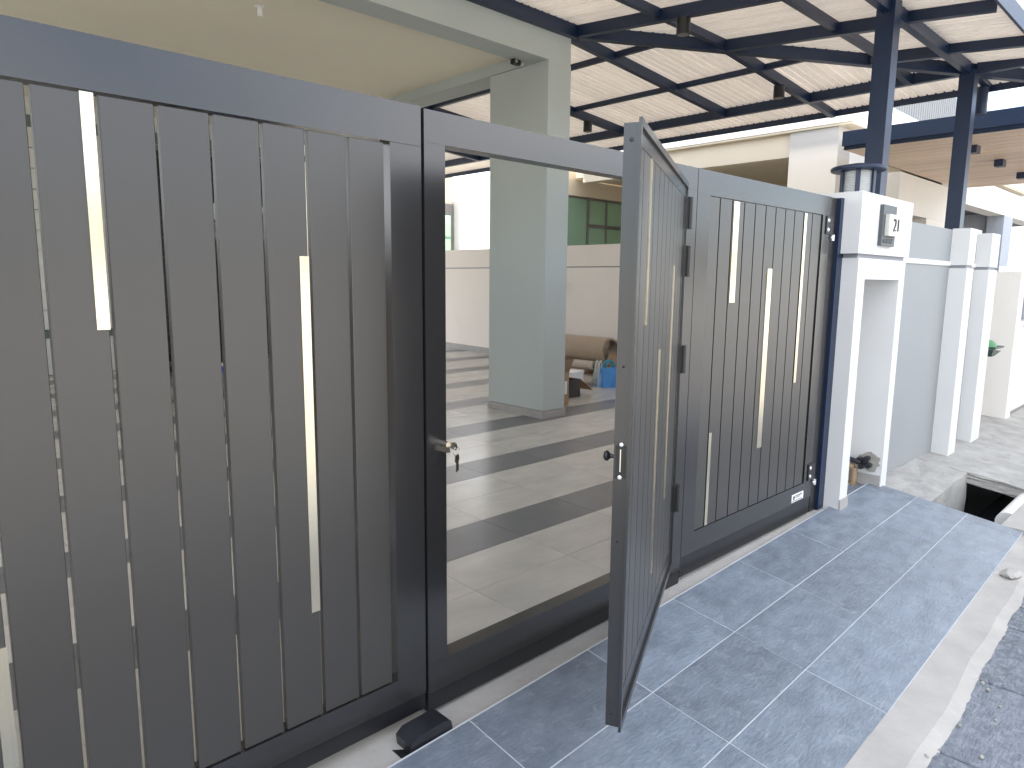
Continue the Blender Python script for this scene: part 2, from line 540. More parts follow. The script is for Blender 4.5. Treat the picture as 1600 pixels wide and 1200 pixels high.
# ------------------------------------------------------------------ porch floor of light and dark tiles
FS = 0.018


def fz(y):
    return FS * y


FA = math.atan(FS)
bm = bmesh.new()
mb_box(bm, -3.05, 7.95, -0.05, 8.32, -0.25, -0.003)
floor = struct(link('porch_floor', bm, M['floor_grout']))
floor.location = (0, 0.12, fz(0.12))
floor.rotation_euler = (FA, 0, 0)
TX, TY = 0.61, 0.98 / 3
JT = 0.0024
me_l = tile_mesh('tile', TX - JT, TY - JT, 0.010, M['tile_light'], 0)
me_d = tile_mesh('tile', TX - JT, TY - JT, 0.010, M['tile_dark'], 0)


def proj(p):
    d = Vector(p) - CAM
    w = d.dot(ff)
    return 800 + 1089 * d.dot(rr) / w, 600 - 1089 * d.dot(uu) / w, w


cand = []
X0, Y0 = 1.918 - 8 * TX, 0.85 - 2 * TY
for j in range(0, 25):
    yc = Y0 + (j + 0.5) * TY
    for i in range(0, 18):
        xc = X0 + (i + 0.5) * TX
        x0, x1 = xc - TX / 2, xc + TX / 2
        y0, y1 = yc - TY / 2, yc + TY / 2
        if y1 <= 0.14 or x0 >= 7.93:
            continue
        dark = (j - 2) % 3 == 0
        px, py, w = proj((xc, yc, fz(yc)))
        seen = 690 < px < 965 and 530 < py < 1040
        cand.append((0 if seen else 1, w, xc, yc, dark))
cand.sort()
rest = {True: bmesh.new(), False: bmesh.new()}
for k, (s_, w, xc, yc, dark) in enumerate(cand):
    x1 = min(xc + TX / 2 - JT / 2, 7.95)
    if k < 290 and x1 < 7.949:
        meshobj('tile', me_d if dark else me_l, floor, (xc, (yc - 0.12) / math.cos(FA), 0))
    else:
        mb_box(rest[dark], xc - TX / 2 + JT / 2, x1, (yc - 0.12) - TY / 2 + JT / 2, (yc - 0.12) + TY / 2 - JT / 2, -0.010, 0)
S(link('light_tiling', rest[False], M['tile_light'], floor))
S(link('dark_tiling', rest[True], M['tile_dark'], floor))

# ------------------------------------------------------------------ the house: porch slab, beams, column, front wall
house = thing('house', 'single storey house with cream porch ceiling and grey green column behind the gate', 'house', (0, 2.88, 0))
B('ceiling', house, M['ceil'], -3.0, 4.80, 3.13, 8.42, 3.455, 3.60)
B('roof_slab', house, M['nb_white'], -3.0, 5.06, 2.90, 14.0, 3.66, 3.78)
B('front_beam', house, M['green_grey'], -3.0, 5.095, 2.88, 3.13, 3.347, 3.66)
B('side_beam', house, M['green_grey'], 4.80, 5.095, 3.13, 8.42, 3.355, 3.655)
colm = B('column', house, M['green_grey'], 4.795, 5.098, 2.877, 3.66, 0.13, 3.346, 0.004)
bm = bmesh.new()
mb_box(bm, -0.1625, 0.1625, -0.4025, 0.4025, -1.738, -1.611)
link('skirting', bm, M['skirting'], colm, (0, 0, 0), 0.003)
B('added_left_wall', house, M['cream_paint'], -3.2, -3.0, 0.3, 8.75, -0.1, 1.9)  # unseen wall, added to hold back light from the left of the porch
hw = B('wall', house, M['nb_white'], -3.0, 5.095, 8.50, 8.75, -0.1, 3.66)
B('lintel', house, M['teal_base'], -3.0, 5.095, 8.42, 8.497, 3.12, 3.25)
for k in range(10):
    z0 = 0.72 + 0.24 * k
    B('plank', house, M['house_panel'], -3.0, 3.05, 8.44, 8.495, z0 + 0.006, z0 + 0.234)
B('plinth', house, M['teal_base'], -3.0, 3.05, 8.43, 8.495, 0.62, 0.715)
B('base_panel', house, M['house_panel'], -3.0, 3.05, 8.44, 8.495, 0.16, 0.615)
dr = B('sliding_door', house, M['win_frame'], 3.10, 4.90, 8.46, 8.495, 0.16, 3.10)
for k in range(3):
    x0 = 3.10 + 0.06 + k * 0.57
    bm = bmesh.new()
    mb_box(bm, x0 - 4.0, x0 + 0.51 - 4.0, -0.03, -0.0175, -1.40, 1.40)
    link('pane', bm, M['dark_glass'], dr)
for k in range(11):
    bm = bmesh.new()
    mb_box(bm, -0.88, 0.88, -0.055, -0.035, -1.30 + 0.26 * k, -1.27 + 0.26 * k)
    link('grille_bar', bm, M['black'], dr)
rack = thing('shoe_rack', 'dark rack of stored things standing by the house front, glimpsed between gate slats', 'rack', (2.95, 7.7, fz(7.7)))
for k in range(3):
    B('shelf', rack, M['black'], 2.55, 3.6, 7.55, 7.9, 0.2 + 0.3 * k, 0.225 + 0.3 * k)
for x in (2.53, 3.6):
    B('side_panel', rack, M['black'], x, x + 0.02, 7.55, 7.9, fz(7.6), 0.95)
tub = thing('storage_tub', 'blue plastic tub on the porch floor, glimpsed through a gate slit', 'tub', (3.22, 6.2, fz(6.2)))
bm = bmesh.new()
mb_lathe(bm, [(0.14, 0), (0.19, 0.26), (0.2, 0.28)], 20)
link('body', bm, M['blue_tub'], tub, (0, 0, 0), smooth=True)
bm = bmesh.new()
mb_lathe(bm, [(0.205, 0.281), (0.205, 0.30), (0.15, 0.315)], 20)
link('lid', bm, M['plastic_white'], tub, (0, 0, 0), smooth=True)

# small fittings on the ceiling and beam
t = thing('ceiling_hook', 'small white fan hook point screwed to the cream porch ceiling', 'ceiling fitting', (2.555, 3.84, 3.455))
bm = bmesh.new()
mb_cyl(bm, (0, 0, -0.008), (0, 0, 0), 0.036, seg=20)
link('base', bm, M['plastic_white'], t, smooth=True)
bm = bmesh.new()
mb_cyl(bm, (0, 0, -0.07), (0, 0, -0.008), 0.019, seg=16)
link('stem', bm, M['plastic_white'], t, smooth=True)
bm = bmesh.new()
mb_lathe(bm, [(0.062, -0.003), (0.062, 0.0)], 24)
bmesh.ops.translate(bm, verts=bm.verts, vec=(0, 0, 0))
tag(link('junction_cover', bm, M['ceil'], loc=(3.76, 3.80, 3.4545)), 'round blank cover plate painted over on the porch ceiling', 'cover plate')
t = thing('security_light', 'tiny black and silver fitting with loose wire under the porch beam by the column', 'ceiling fitting', (4.60, 3.10, 3.345))
bm = bmesh.new()
mb_box(bm, -0.045, 0.045, -0.022, 0.022, -0.042, 0)
link('body', bm, M['black'], t, bevel=0.006)
bm = bmesh.new()
mb_cyl(bm, (-0.02, -0.021, -0.02), (-0.02, -0.034, -0.02), 0.016, seg=14)
link('lens', bm, M['chrome'], t)
bm = bmesh.new()
pts = [(0.045, 0, -0.01), (0.07, 0.0, -0.03), (0.095, 0.01, -0.03), (0.11, 0.01, -0.004)]
for a, b in zip(pts, pts[1:]):
    mb_cyl(bm, a, b, 0.004, seg=6)
link('wire', bm, M['plastic_white'], t)

# ------------------------------------------------------------------ boundary walls
t = thing('boundary_wall', 'long cream boundary wall with a dark groove line and grey skirting', 'wall', (7.95, 4.0, 0))
B('body', t, M['cream_paint'], 7.95, 8.10, 0.16, 12.5, -0.2, 1.575)
B('groove', t, M['groove'], 7.963, 8.09, 0.16, 12.5, 1.575, 1.592)
B('coping', t, M['cream_paint'], 7.95, 8.10, 0.16, 12.5, 1.592, 1.90)
bm = bmesh.new()
mb_hull(bm, [(7.935, 0.17, -0.02), (7.95, 0.17, -0.02), (7.95, 12.4, 0.2), (7.935, 12.4, 0.2), (7.935, 0.17, 0.10), (7.95, 0.17, 0.10), (7.95, 12.4, 0.32), (7.935, 12.4, 0.32)],
        [(3, 2, 1, 0), (4, 5, 6, 7), (0, 1, 5, 4), (1, 2, 6, 5), (2, 3, 7, 6), (3, 0, 4, 7)])
for v in bm.verts:
    v.co -= Vector((7.95, 4.0, 0))
link('skirting', bm, M['skirting'], t)
t = thing('wall_socket', 'small black outdoor socket box on the cream boundary wall beside the column', 'socket', (7.95, 5.52, 1.30))
bm = bmesh.new()
mb_box(bm, -0.05, 0, -0.045, 0.045, -0.06, 0.06)
link('body', bm, M['black'], t, bevel=0.006)
bm = bmesh.new()
mb_box(bm, -0.062, -0.0505, -0.04, 0.04, -0.02, 0.052)
link('cover', bm, M['black'], t, bevel=0.004)

fw = thing('front_wall', 'blue grey front wall panel with a white band, right of the numbered pillar', 'wall', (6.4, 0.1, 0))
B('lower_panel', fw, M['blue_grey'], 5.185, 7.95, 0.03, 0.155, -0.4, 1.53)
B('band', fw, M['white_paint'], 5.185, 7.95, 0.022, 0.155, 1.53, 1.565)
B('upper_panel', fw, M['blue_grey'], 5.185, 7.95, 0.03, 0.155, 1.565, 1.822)
for (x0, x1, yf, lab) in ((6.63, 6.83, -0.10, 'white wall pier with a grey groove, nearer one beyond the numbered pillar'), (7.40, 7.68, -0.085, 'white wall pier with a grey groove, at the far end of the front wall')):
    t = thing('wall_pier', lab, 'pier', ((x0 + x1) / 2, yf, -0.1), group='white piers of the front wall')
    B('body', t, M['white_paint'], x0, x1, yf, 0.029, -0.4, 1.51, 0.006)
    B('groove', t, M['groove'], x0 + 0.012, x1 - 0.012, yf + 0.012, 0.029, 1.51, 1.535)
    B('cap', t, M['white_paint'], x0, x1, yf, 0.029, 1.535, 1.83, 0.006)

# gate pillar with the niche
gp = thing('gate_pillar', 'thick white gate pillar carrying the house number, with an open niche below', 'pillar', (4.75, 0.2, -0.05))
YF, YB = -0.10, 0.62
B('jamb', gp, M['white_paint'], 4.335, 4.452, YF, YB, -0.1, 1.528, 0.004)
B('jamb', gp, M['white_paint'], 5.05, 5.150, YF, YB, -0.1, 1.528, 0.004)
B('lintel', gp, M['white_paint'], 4.4525, 5.0495, YF + 0.002, YB, 1.404, 1.528)
B('back_panel', gp, M['white_paint'], 4.4525, 5.0495, YB - 0.1, YB - 0.002, -0.1, 1.404)
B('groove', gp, M['groove'], 4.345, 5.138, YF + 0.012, YB - 0.01, 1.528, 1.553)
B('cap', gp, M['white_paint'], 4.302, 5.182, YF - 0.006, YB, 1.553, 1.906, 0.006)
B('skirting', gp, M['skirting'], 4.332, 4.456, YF - 0.008, YF - 0.0005, -0.06, 0.055)
B('skirting', gp, M['skirting'], 5.041, 5.0495, YF + 0.006, YB - 0.1, -0.06, 0.07)
B('niche_floor', gp, M['slate'], 4.453, 5.04, YF + 0.02, YB - 0.101, -0.1, -0.008)
bm = bmesh.new()
poly = []
for i in range(26):
    a = 2 * math.pi * i / 26
    r = random.uniform(0.058, 0.078)
    poly.append((-0.015 + r * math.cos(a), 0.160 + 1.02 * r * math.sin(a)))
mb_prism(bm, poly, 5.043, 5.0495, 'x')
for v in bm.verts:
    v.co -= Vector((4.75, 0.2, -0.05))
link('mortar_patch', bm, M['mortar'], gp)
t = thing('water_tap', 'black valve and brass pipe stub inside the pillar niche', 'pipe', (4.99, 0.0, -0.008))
bm = bmesh.new()
mb_cyl(bm, (0.052, 0.005, 0.155), (0.0, 0.02, 0.160), 0.026, seg=14)
mb_cyl(bm, (0.0, 0.02, 0.160), (-0.02, 0.20, 0.20), 0.018, seg=12)
link('body', bm, M['rubber'], t, smooth=True)
bm = bmesh.new()
for k in range(4):
    a = 2 * math.pi * k / 4 + 0.5
    mb_cyl(bm, (-0.01, 0.0 + 0.035 * math.cos(a), 0.165 + 0.035 * math.sin(a)), (0.03, 0.0 + 0.035 * math.cos(a), 0.165 + 0.035 * math.sin(a)), 0.018, seg=10)
link('valve_wheel', bm, M['rubber'], t, smooth=True)
bm = bmesh.new()
mb_cyl(bm, (0.0, 0.06, 0.0), (0.0, 0.06, 0.12), 0.022, seg=14)
mb_cyl(bm, (0.0, 0.06, 0.12), (-0.005, 0.13, 0.135), 0.024, seg=14)
mb_cyl(bm, (0.0, 0.06, 0.0), (0.0, 0.06, 0.012), 0.03, seg=14)
link('elbow', bm, M['brass'], t, smooth=True)


def text_mesh(s, size, depth, shear=0.0, xs=1.0):
    cu = bpy.data.curves.new('digits', 'FONT')
    cu.body = s
    cu.size = size
    cu.extrude = depth
    cu.align_x = 'CENTER'
    cu.align_y = 'CENTER'
    cu.shear = shear
    cu.offset = -0.0018
    cu.space_character = 1.1
    o = bpy.data.objects.new('digits', cu)
    COL.objects.link(o)
    dg = bpy.context.evaluated_depsgraph_get()
    me = bpy.data.meshes.new_from_object(o.evaluated_get(dg))
    bpy.data.objects.remove(o)
    for v in me.vertices:      # stand it up, facing -Y
        x, y, z = v.co
        v.co = (x * xs, -z, y)
    return me


# house number plate
hn = thing('house_number', 'grey and cream house number plate reading 21 on the white pillar', 'house number', (4.70, YF - 0.006, 1.725))
B('back_plate', hn, M['sign_grey'], 4.590, 4.816, YF - 0.028, YF - 0.0062, 1.608, 1.852, 0.002)
B('number_block', hn, M['sign_cream'], 4.630, 4.840, YF - 0.053, YF - 0.0285, 1.668, 1.796, 0.002)
me = text_mesh('21', 0.112, 0.003, 0.0, 0.95)
me.materials.append(M['ink'])
meshobj('digits', me, hn, (0.048, -0.050, 0.006))
nb_bm = bmesh.new()
x = -0.085
for k in range(11):        # the small line of letters is too worn to read: raised strokes only
    w = random.choice((0.007, 0.010, 0.012))
    h = random.uniform(0.022, 0.03)
    if k in (4, 7):
        x += 0.006
    mb_box(nb_bm, x, x + w * 0.35, -0.0243, -0.0215, -0.100, -0.100 + h)
    mb_box(nb_bm, x + w * 0.35, x + w, -0.0243, -0.0215, -0.100 + h * random.choice((0, 0.4, 0.75)), -0.100 + h * 0.2 + h * random.choice((0.2, 0.5, 0.8)))
    x += w + 0.0035
link('worn_lettering', nb_bm, M['ink_soft'], hn)

# pillar lamp
pl = thing('pillar_lamp', 'round pillar lamp with dark cap and ribbed clear glass on the white pillar', 'lamp', (4.86, 0.14, 1.906))
bm = bmesh.new()
mb_lathe(bm, [(0.0001, 0.0), (0.115, 0.0), (0.115, 0.014), (0.0001, 0.014)], 28)
link('base', bm, M['navy'], pl, smooth=True)
bm = bmesh.new()
prof = [(0.086, 0.0142)]
for k in range(17):
    z = 0.016 + k * 0.0102
    prof += [(0.094, z + 0.002), (0.094, z + 0.006), (0.088, z + 0.0085)]
prof += [(0.086, 0.192)]
mb_lathe(bm, prof, 28)
link('glass', bm, M['lamp_glass'], pl, smooth=True)
bm = bmesh.new()
mb_lathe(bm, [(0.162, 0.1925), (0.167, 0.199), (0.167, 0.212), (0.158, 0.220), (0.03, 0.243)], 36)
link('cap', bm, M['navy'], pl, smooth=True)
for k in range(6):
    a = 2 * math.pi * (k + 0.35) / 6
    bm = bmesh.new()
    mb_box(bm, -0.014, 0.014, -0.007, 0.007, 0.0145, 0.192)
    o = link('upright', bm, M['navy'], pl, (0.106 * math.cos(a), 0.106 * math.sin(a), 0))
    o.rotation_euler = (0, 0, a + math.pi / 2)

# ------------------------------------------------------------------ gate: left leaf
D0, D1 = 0.0, 0.05
ZT = 1.865
gl = thing('gate_leaf', 'wide left gate leaf of dark grey upright boards with gaps and bright metal strips', 'gate', (1.253, 0.025, 0.0), group='leaves of the driveway gate')
XL = -1.587
B('top_rail', gl, M['gate'], XL, 1.253, D0, D1, 1.7575, ZT + 0.004, 0.002)
B('bottom_rail', gl, M['gate'], XL, 1.253, D0, D1, 0.050, 0.133, 0.002)
B('stile', gl, M['gate'], 1.146, 1.253, D0, D1, 0.1335, 1.7565, 0.002)
B('stile', gl, M['gate'], XL, XL + 0.107, D0, D1, 0.1335, 1.7565, 0.002)
B('skirt', gl, M['gate_dark'], XL, 1.253, D0 + 0.004, D1 - 0.006, -0.006, 0.046, 0.001)
bm = bmesh.new()
mb_box(bm, -0.0542, 0.0542, -0.0105, 0.0105, -0.8075, 0.8075)
bmesh.ops.bevel(bm, geom=bm.edges[:], offset=0.0016, segments=1, affect='EDGES')
me_s = bpy.data.meshes.new('slat')
bm.to_mesh(me_s)
bm.free()
me_s.materials.append(M['slat'])
for k in range(22):
    xr = 1.127 - 0.1186 * k
    meshobj('slat', me_s, gl, (xr - 0.0542 - 1.253, 0.0138 - 0.025, 0.945))
for (x0, x1, z0, z1) in ((0.391, 0.4165, 1.263, 1.7535), (0.864, 0.890, 0.455, 1.434), (0.1535, 0.1795, 0.138, 0.613)):
    B('metal_strip', gl, M['strip'], x0, x1, 0.0003, 0.0033, z0, z1)

# gate stop under the meeting of the leaves
st = thing('gate_stop', 'black plastic gate stop block on the cement strip below the leaf edge', 'gate stop', (1.19, -0.07, -0.052))
bm = bmesh.new()
mb_prism(bm, [(-0.075, 0.004), (0.075, 0.004), (0.082, 0.02), (0.075, 0.052), (0.055, 0.062), (-0.055, 0.058), (-0.08, 0.04)], -0.045, 0.035, 'y')
link('body', bm, M['rubber'], st, bevel=0.008, smooth=True, seg=2)
B('base_plate', st, M['black'], 1.085, 1.285, -0.125, 0.0, -0.058, -0.047)

# wicket frame
wf = thing('wicket_frame', 'dark open door frame with a lock, standing between the two gate leaves', 'gate frame', (1.264, 0.03, 0.0))
B('top_rail', wf, M['gate'], 1.264, 2.729, D0, 0.06, 1.773, ZT, 0.002)
B('bottom_rail', wf, M['gate'], 1.264, 2.729, D0, 0.06, 0.036, 0.140, 0.002)
B('stile', wf, M['gate'], 1.264, 1.341, D0, 0.06, 0.1405, 1.7725, 0.002)
B('stile', wf, M['gate'], 2.655, 2.729, D0, 0.06, 0.1405, 1.7725, 0.002)
B('skirt', wf, M['gate_dark'], 1.264, 2.729, D0 + 0.004, 0.054, -0.028, 0.032, 0.001)
lk = bmesh.new()
mb_cyl(lk, (0, -0.030, 0.0), (0, 0.004, 0.0), 0.0105, seg=16)
mb_box(lk, -0.0055, 0.0055, -0.030, 0.004, -0.026, -0.006)
link('lock_cylinder', lk, M['chrome'], wf, (1.327 - 1.264, -0.03, 0.868), smooth=True)
kb = thing('key_bunch', 'small bunch of keys on a ring hanging from the gate lock', 'keys', (1.327, -0.030, 0.868))
bm = bmesh.new()
mb_box(bm, -0.0012, 0.0012, -0.020, -0.0005, -0.010, 0.010)
mb_cyl(bm, (-0.0016, -0.028, 0.0), (0.0016, -0.028, 0.0), 0.013, seg=16)
link('turned_key', bm, M['chrome'], kb)
bm = bmesh.new()
N = 20
for k in range(N):
    a, b = 2 * math.pi * k / N, 2 * math.pi * (k + 1) / N
    mb_cyl(bm, (0.012 * math.cos(a) + 0.004, -0.033, -0.016 + 0.014 * math.sin(a)), (0.012 * math.cos(b) + 0.004, -0.033, -0.016 + 0.014 * math.sin(b)), 0.0012, seg=6)
link('ring', bm, M['chrome'], kb)
for (dx, dy, tilt) in ((0.004, -0.035, 0.05), (0.007, -0.031, -0.12)):
    bm = bmesh.new()
    mb_prism(bm, [(-0.011, 0.0), (0.011, 0.0), (0.012, -0.018), (0.006, -0.026), (0.0042, -0.052), (0.0, -0.056), (-0.004, -0.052), (-0.0045, -0.026), (-0.012, -0.018)], -0.0011, 0.0011, 'y')
    o = link('hanging_key', bm, M['chrome'], kb, (dx, dy, -0.026))
    o.rotation_euler = (0, tilt, 0.35)

# wicket door, swung open towards the street (local x along the leaf, local y out of its street face)
AO = R(207)
wd = thing('wicket_door', 'narrow dark boarded wicket door standing open towards the street', 'door', (2.620, -0.026, 0.0), AO)
LW = 1.256


def BL(name, m, x0, x1, y0, y1, z0, z1, bev=0.0):
    return B(name, wd, m, x0, x1, y0, y1, z0, z1, bev, local=True)


BL('lip', M['gate'], 0.0, LW, -0.0075, 0.0, 1.769, 1.789)
BL('lip', M['gate'], 0.0, LW, -0.0075, 0.0, 0.093, 0.118)
BL('lip', M['gate'], LW - 0.016, LW, -0.0075, 0.0, 0.1182, 1.7688)
BL('lip', M['gate'], 0.0, 0.016, -0.0075, 0.0, 0.1182, 1.7688)
eds = BL('edge_stile', M['gate'], LW - 0.060, LW - 0.010, -0.047, -0.0078, 0.102, 1.778, 0.0015)
BL('hinge_stile', M['gate'], 0.004, 0.075, -0.047, -0.0078, 0.102, 1.778, 0.0015)
BL('top_rail', M['gate'], 0.0755, LW - 0.0605, -0.047, -0.0085, 1.727, 1.778)
BL('bottom_rail', M['gate'], 0.0755, LW - 0.0605, -0.047, -0.0085, 0.102, 0.19)
edges = [0.062] + [0.113 + 0.1082 * k for k in range(10)] + [1.180]
for a, b in zip(edges, edges[1:]):
    BL('slat', M['slat'], LW - b + 0.003, LW - a - 0.003, -0.028, -0.0095, 0.191, 1.726, 0.001)
for (a, b, z0, z1) in ((0.232, 0.262, 1.25, 1.725), (0.588, 0.612, 0.33, 1.147), (0.912, 0.936, 0.517, 1.44)):
    BL('metal_strip', M['strip'], LW - b, LW - a, -0.0093, -0.0065, z0, z1)
lp = bmesh.new()
mb_prism(lp, [(-0.042, -0.050), (-0.013, -0.050), (-0.013, 0.042), (-0.020, 0.042), (-0.0215, 0.050), (-0.034, 0.050), (-0.0355, 0.042), (-0.042, 0.042)], LW - 0.0098, LW - 0.0072, 'x')
link('lock_plate', lp, M['gate_dark'], wd, (0, 0, 0.893))
BL('bolt_slot', M['black'], LW - 0.0072, LW - 0.0064, -0.0345, -0.0205, 0.856, 0.930)
BL('latch', M['chrome'], LW - 0.0064, LW - 0.0050, -0.029, -0.026, 0.862, 0.925)
for (y, z, r) in ((-0.0265, 0.938, 0.0058), (-0.0285, 0.846, 0.0058), (-0.026, 1.736, 0.006), (-0.028, 1.151, 0.0035), (-0.031, 0.141, 0.004), (-0.030, 0.661, 0.0035)):
    bm = bmesh.new()
    mb_lathe(bm, [(r, 0.0), (r, 0.0008), (r * 0.6, 0.0022)], 14)
    o = link('screw', bm, M['screw'] if r > 0.0057 and z < 1 else M['gate_dark'], wd, (LW - (0.0070 if r > 0.0057 and z < 1 else 0.0099), y, z), smooth=True)
    o.rotation_euler = (0, R(90), 0)
bm = bmesh.new()
mb_lathe(bm, [(0.0005, -0.032), (0.010, -0.031), (0.0145, -0.026), (0.0145, -0.021), (0.006, -0.013), (0.005, 0.0)], 18)
o = link('knob', bm, M['black'], wd, (LW - 0.035, -0.0475, 0.897), smooth=True)
o.rotation_euler = (R(-90), 0, 0)
for (z0, z1) in ((1.60, 1.73), (1.40, 1.53), (0.985, 1.105), (0.36, 0.48)):
    bm = bmesh.new()
    mb_cyl(bm, (0.006, 0.010, z0), (0.006, 0.010, z1), 0.0115, seg=14)
    mb_box(bm, 0.006, 0.028, 0.0004, 0.006, z0, z1)
    mb_box(bm, -0.024, 0.002, 0.004, 0.012, z0, z1)
    link('hinge', bm, M['black'], wd, smooth=True)

# gate: right leaf
gr = thing('gate_leaf', 'right gate leaf of dark grey close set boards, hinged at the numbered white pillar', 'gate', (4.141, 0.025, 0.0), group='leaves of the driveway gate')
B('top_rail', gr, M['gate'], 2.733, 4.141, D0, D1, 1.759, ZT, 0.002)
B('bottom_rail', gr, M['gate'], 2.733, 4.141, D0, D1, 0.096, 0.200, 0.002)
B('stile', gr, M['gate'], 2.733, 2.838, D0, D1, 0.2005, 1.7585, 0.002)
B('stile', gr, M['gate'], 4.037, 4.141, D0, D1, 0.2005, 1.7585, 0.002)
B('skirt', gr, M['gate_dark'], 2.733, 4.141, D0 + 0.004, D1 - 0.006, -0.004, 0.092, 0.001)
ed = [2.838, 2.930, 3.040, 3.153, 3.261, 3.369, 3.475, 3.583, 3.690, 3.799, 3.907, 4.020]
for a, b in zip(ed, ed[1:]):
    B('slat', gr, M['slat'], a + 0.0045, b - 0.0045, 0.0035, 0.0215, 0.2035, 1.7555, 0.0015)
for (x0, x1, z0, z1) in ((3.051, 3.102, 1.282, 1.752), (3.419, 3.469, 0.511, 1.449), (3.804, 3.834, 0.825, 1.752), (2.931, 2.955, 0.205, 0.665)):
    B('metal_strip', gr, M['strip'], x0, x1, 0.0003, 0.0032, z0, z1)
mk = B('maker_plate', gr, M['plastic_white'], 3.885, 4.035, -0.003, -0.0004, 0.110, 0.156)
bm = bmesh.new()
mb_cyl(bm, (-0.050, -0.0013, 0.003), (-0.050, -0.0020, 0.003), 0.013, seg=16)
for (x0, x1, z0, z1) in ((-0.03, 0.05, 0.007, 0.015), (-0.03, 0.035, -0.002, 0.003), (-0.066, 0.06, -0.0185, -0.0135)):
    x = x0
    while x < x1:
        w = random.uniform(0.004, 0.011)
        mb_box(bm, x, x + w, -0.0020, -0.0013, z0, z1)
        x += w + 0.003
link('worn_print', bm, M['ink_soft'], mk)
for z in (1.705, 0.255):
    h = thing('hinge_tmp', '', '', (0, 0, 0))
    bpy.data.objects.remove(h)
    hp = B('hinge_plate', gr, M['gate_dark'], 4.080, 4.172, -0.006, -0.0006, z - 0.05, z + 0.05, 0.001)
    for dz in (-0.025, 0.026):
        bm = bmesh.new()
        mb_lathe(bm, [(0.011, 0.0), (0.011, 0.002), (0.006, 0.006)], 16)
        o = link('screw', bm, M['screw'], hp, (-0.024, -0.003, dz), smooth=True)
        o.rotation_euler = (R(90), 0, 0)
    bm = bmesh.new()
    mb_cyl(bm, (0.036, -0.008, -0.085), (0.036, -0.008, -0.052), 0.009, seg=12)
    mb_cyl(bm, (0.015, -0.006, -0.07), (0.03, -0.01, -0.062), 0.004, seg=8)
    link('pin', bm, M['screw'], hp, smooth=True)
gpost = thing('gate_post', 'slim dark navy steel gate post against the white pillar', 'gate post', (4.25, 0.03, 0))
B('shaft', gpost, M['gate_dark'], 4.172, 4.256, 0.012, 0.10, -0.012, 1.866, 0.004)
B('face_plate', gpost, M['navy'], 4.2565, 4.345, -0.006, 0.10, -0.012, 1.870, 0.001)

# ------------------------------------------------------------------ canopy: posts, beams, rafters, sheets
S1, S2 = 0.083, 0.0965
XC, YC, ZC = 5.10, 2.88, 3.60
YEAVE, XEAVE = 0.38, 8.00
YOUT, XOUT = -0.26, 8.72


def zlow(x, y):
    return ZC - max(0.0, S1 * (x - XC), S2 * (YC - y))


def xhip(y):
    return XC + S2 * (YC - y) / S1


def yhip(x):
    return YC - S1 * (x - XC) / S2


cn = thing('canopy', 'navy steel canopy with ribbed white roof sheets wrapping round the porch', 'canopy', (5.82, 0.38, 0))


def beam(name, p0, p1, w, h, m=M['navy'], par=None):
    """a box beam; p0 and p1 lie on the middle of its lower face"""
    par = par or cn
    o = par.location
    a, b = Vector(p0), Vector(p1)
    d = (b - a).normalized()
    s = d.cross(Vector((0, 0, 1))).normalized()
    up = Vector((0, 0, 1))
    bm = bmesh.new()
    pts = []
    for p in (a, b):
        for (k, q) in ((-1, 0), (1, 0), (1, 1), (-1, 1)):
            pts.append(p + s * (k * w / 2) + up * (q * h) - o)
    mb_hull(bm, pts, [(0, 1, 2, 3), (7, 6, 5, 4), (0, 4, 5, 1), (1, 5, 6, 2), (2, 6, 7, 3), (3, 7, 4, 0)])
    return link(name, bm, m, par, bevel=0.003)


ZE = 3.362
B('post', cn, M['navy'], 5.765, 5.895, 0.315, 0.445, -0.05, ZE + 0.095, 0.004)
B('post', cn, M['navy'], 7.935, 8.065, 0.315, 0.445, 1.82, ZE + 0.03, 0.004)
B('post', cn, M['navy'], -2.365, -2.235, 0.315, 0.445, -0.05, ZE - 0.002, 0.004)
for xa, xb in ((-2.6, -2.3655), (-2.2345, 5.7645), (5.8955, 7.9345)):
    beam('front_beam', (xa, YEAVE, ZE), (xb, YEAVE, ZE), 0.06, 0.185)
beam('edge_beam', (XEAVE, 0.446, ZE), (XEAVE, 12.3, ZE), 0.06, 0.135)
beam('outrigger', (8.066, YEAVE, ZE + 0.03), (XOUT - 0.03, YEAVE, ZE + 0.005), 0.06, 0.12)
beam('ledger', (-2.6, YC - 0.035, 3.585), (XC + 0.03, YC - 0.035, 3.585), 0.06, 0.15)
beam('ledger', (XC + 0.035, YC + 0.02, 3.585), (XC + 0.035, 12.3, 3.585), 0.06, 0.15)
# hip
hx = XOUT - 0.02
beam('hip_rafter', (XC + 0.06, YC - 0.05, zlow(XC + 0.06, YC) - 0.006), (hx, yhip(hx), zlow(hx, yhip(hx)) - 0.006), 0.075, 0.115)
SIDE_Y = (1.93, 0.90)
side_rafters = [2.95, 4.47, 5.99, 7.50, 9.02, 10.54] + list(SIDE_Y)
for y in side_rafters:
    x0 = max(XC + 0.066, xhip(y) + 0.045)
    beam('rafter', (x0, y, zlow(x0, y)), (XEAVE - 0.031, y, zlow(XEAVE - 0.031, y)), 0.06, 0.098)
for y in SIDE_Y:                      # the same lines run on as level purlins on the street side
    x1 = xhip(y) - 0.045
    beam('purlin', (-2.6, y, zlow(0, y) + 0.028), (x1, y, zlow(0, y) + 0.028), 0.05, 0.07)
front_x = [-2.3, -1.0, 0.2, 1.4, 2.6, 3.85, 5.13, 6.18, 7.23]
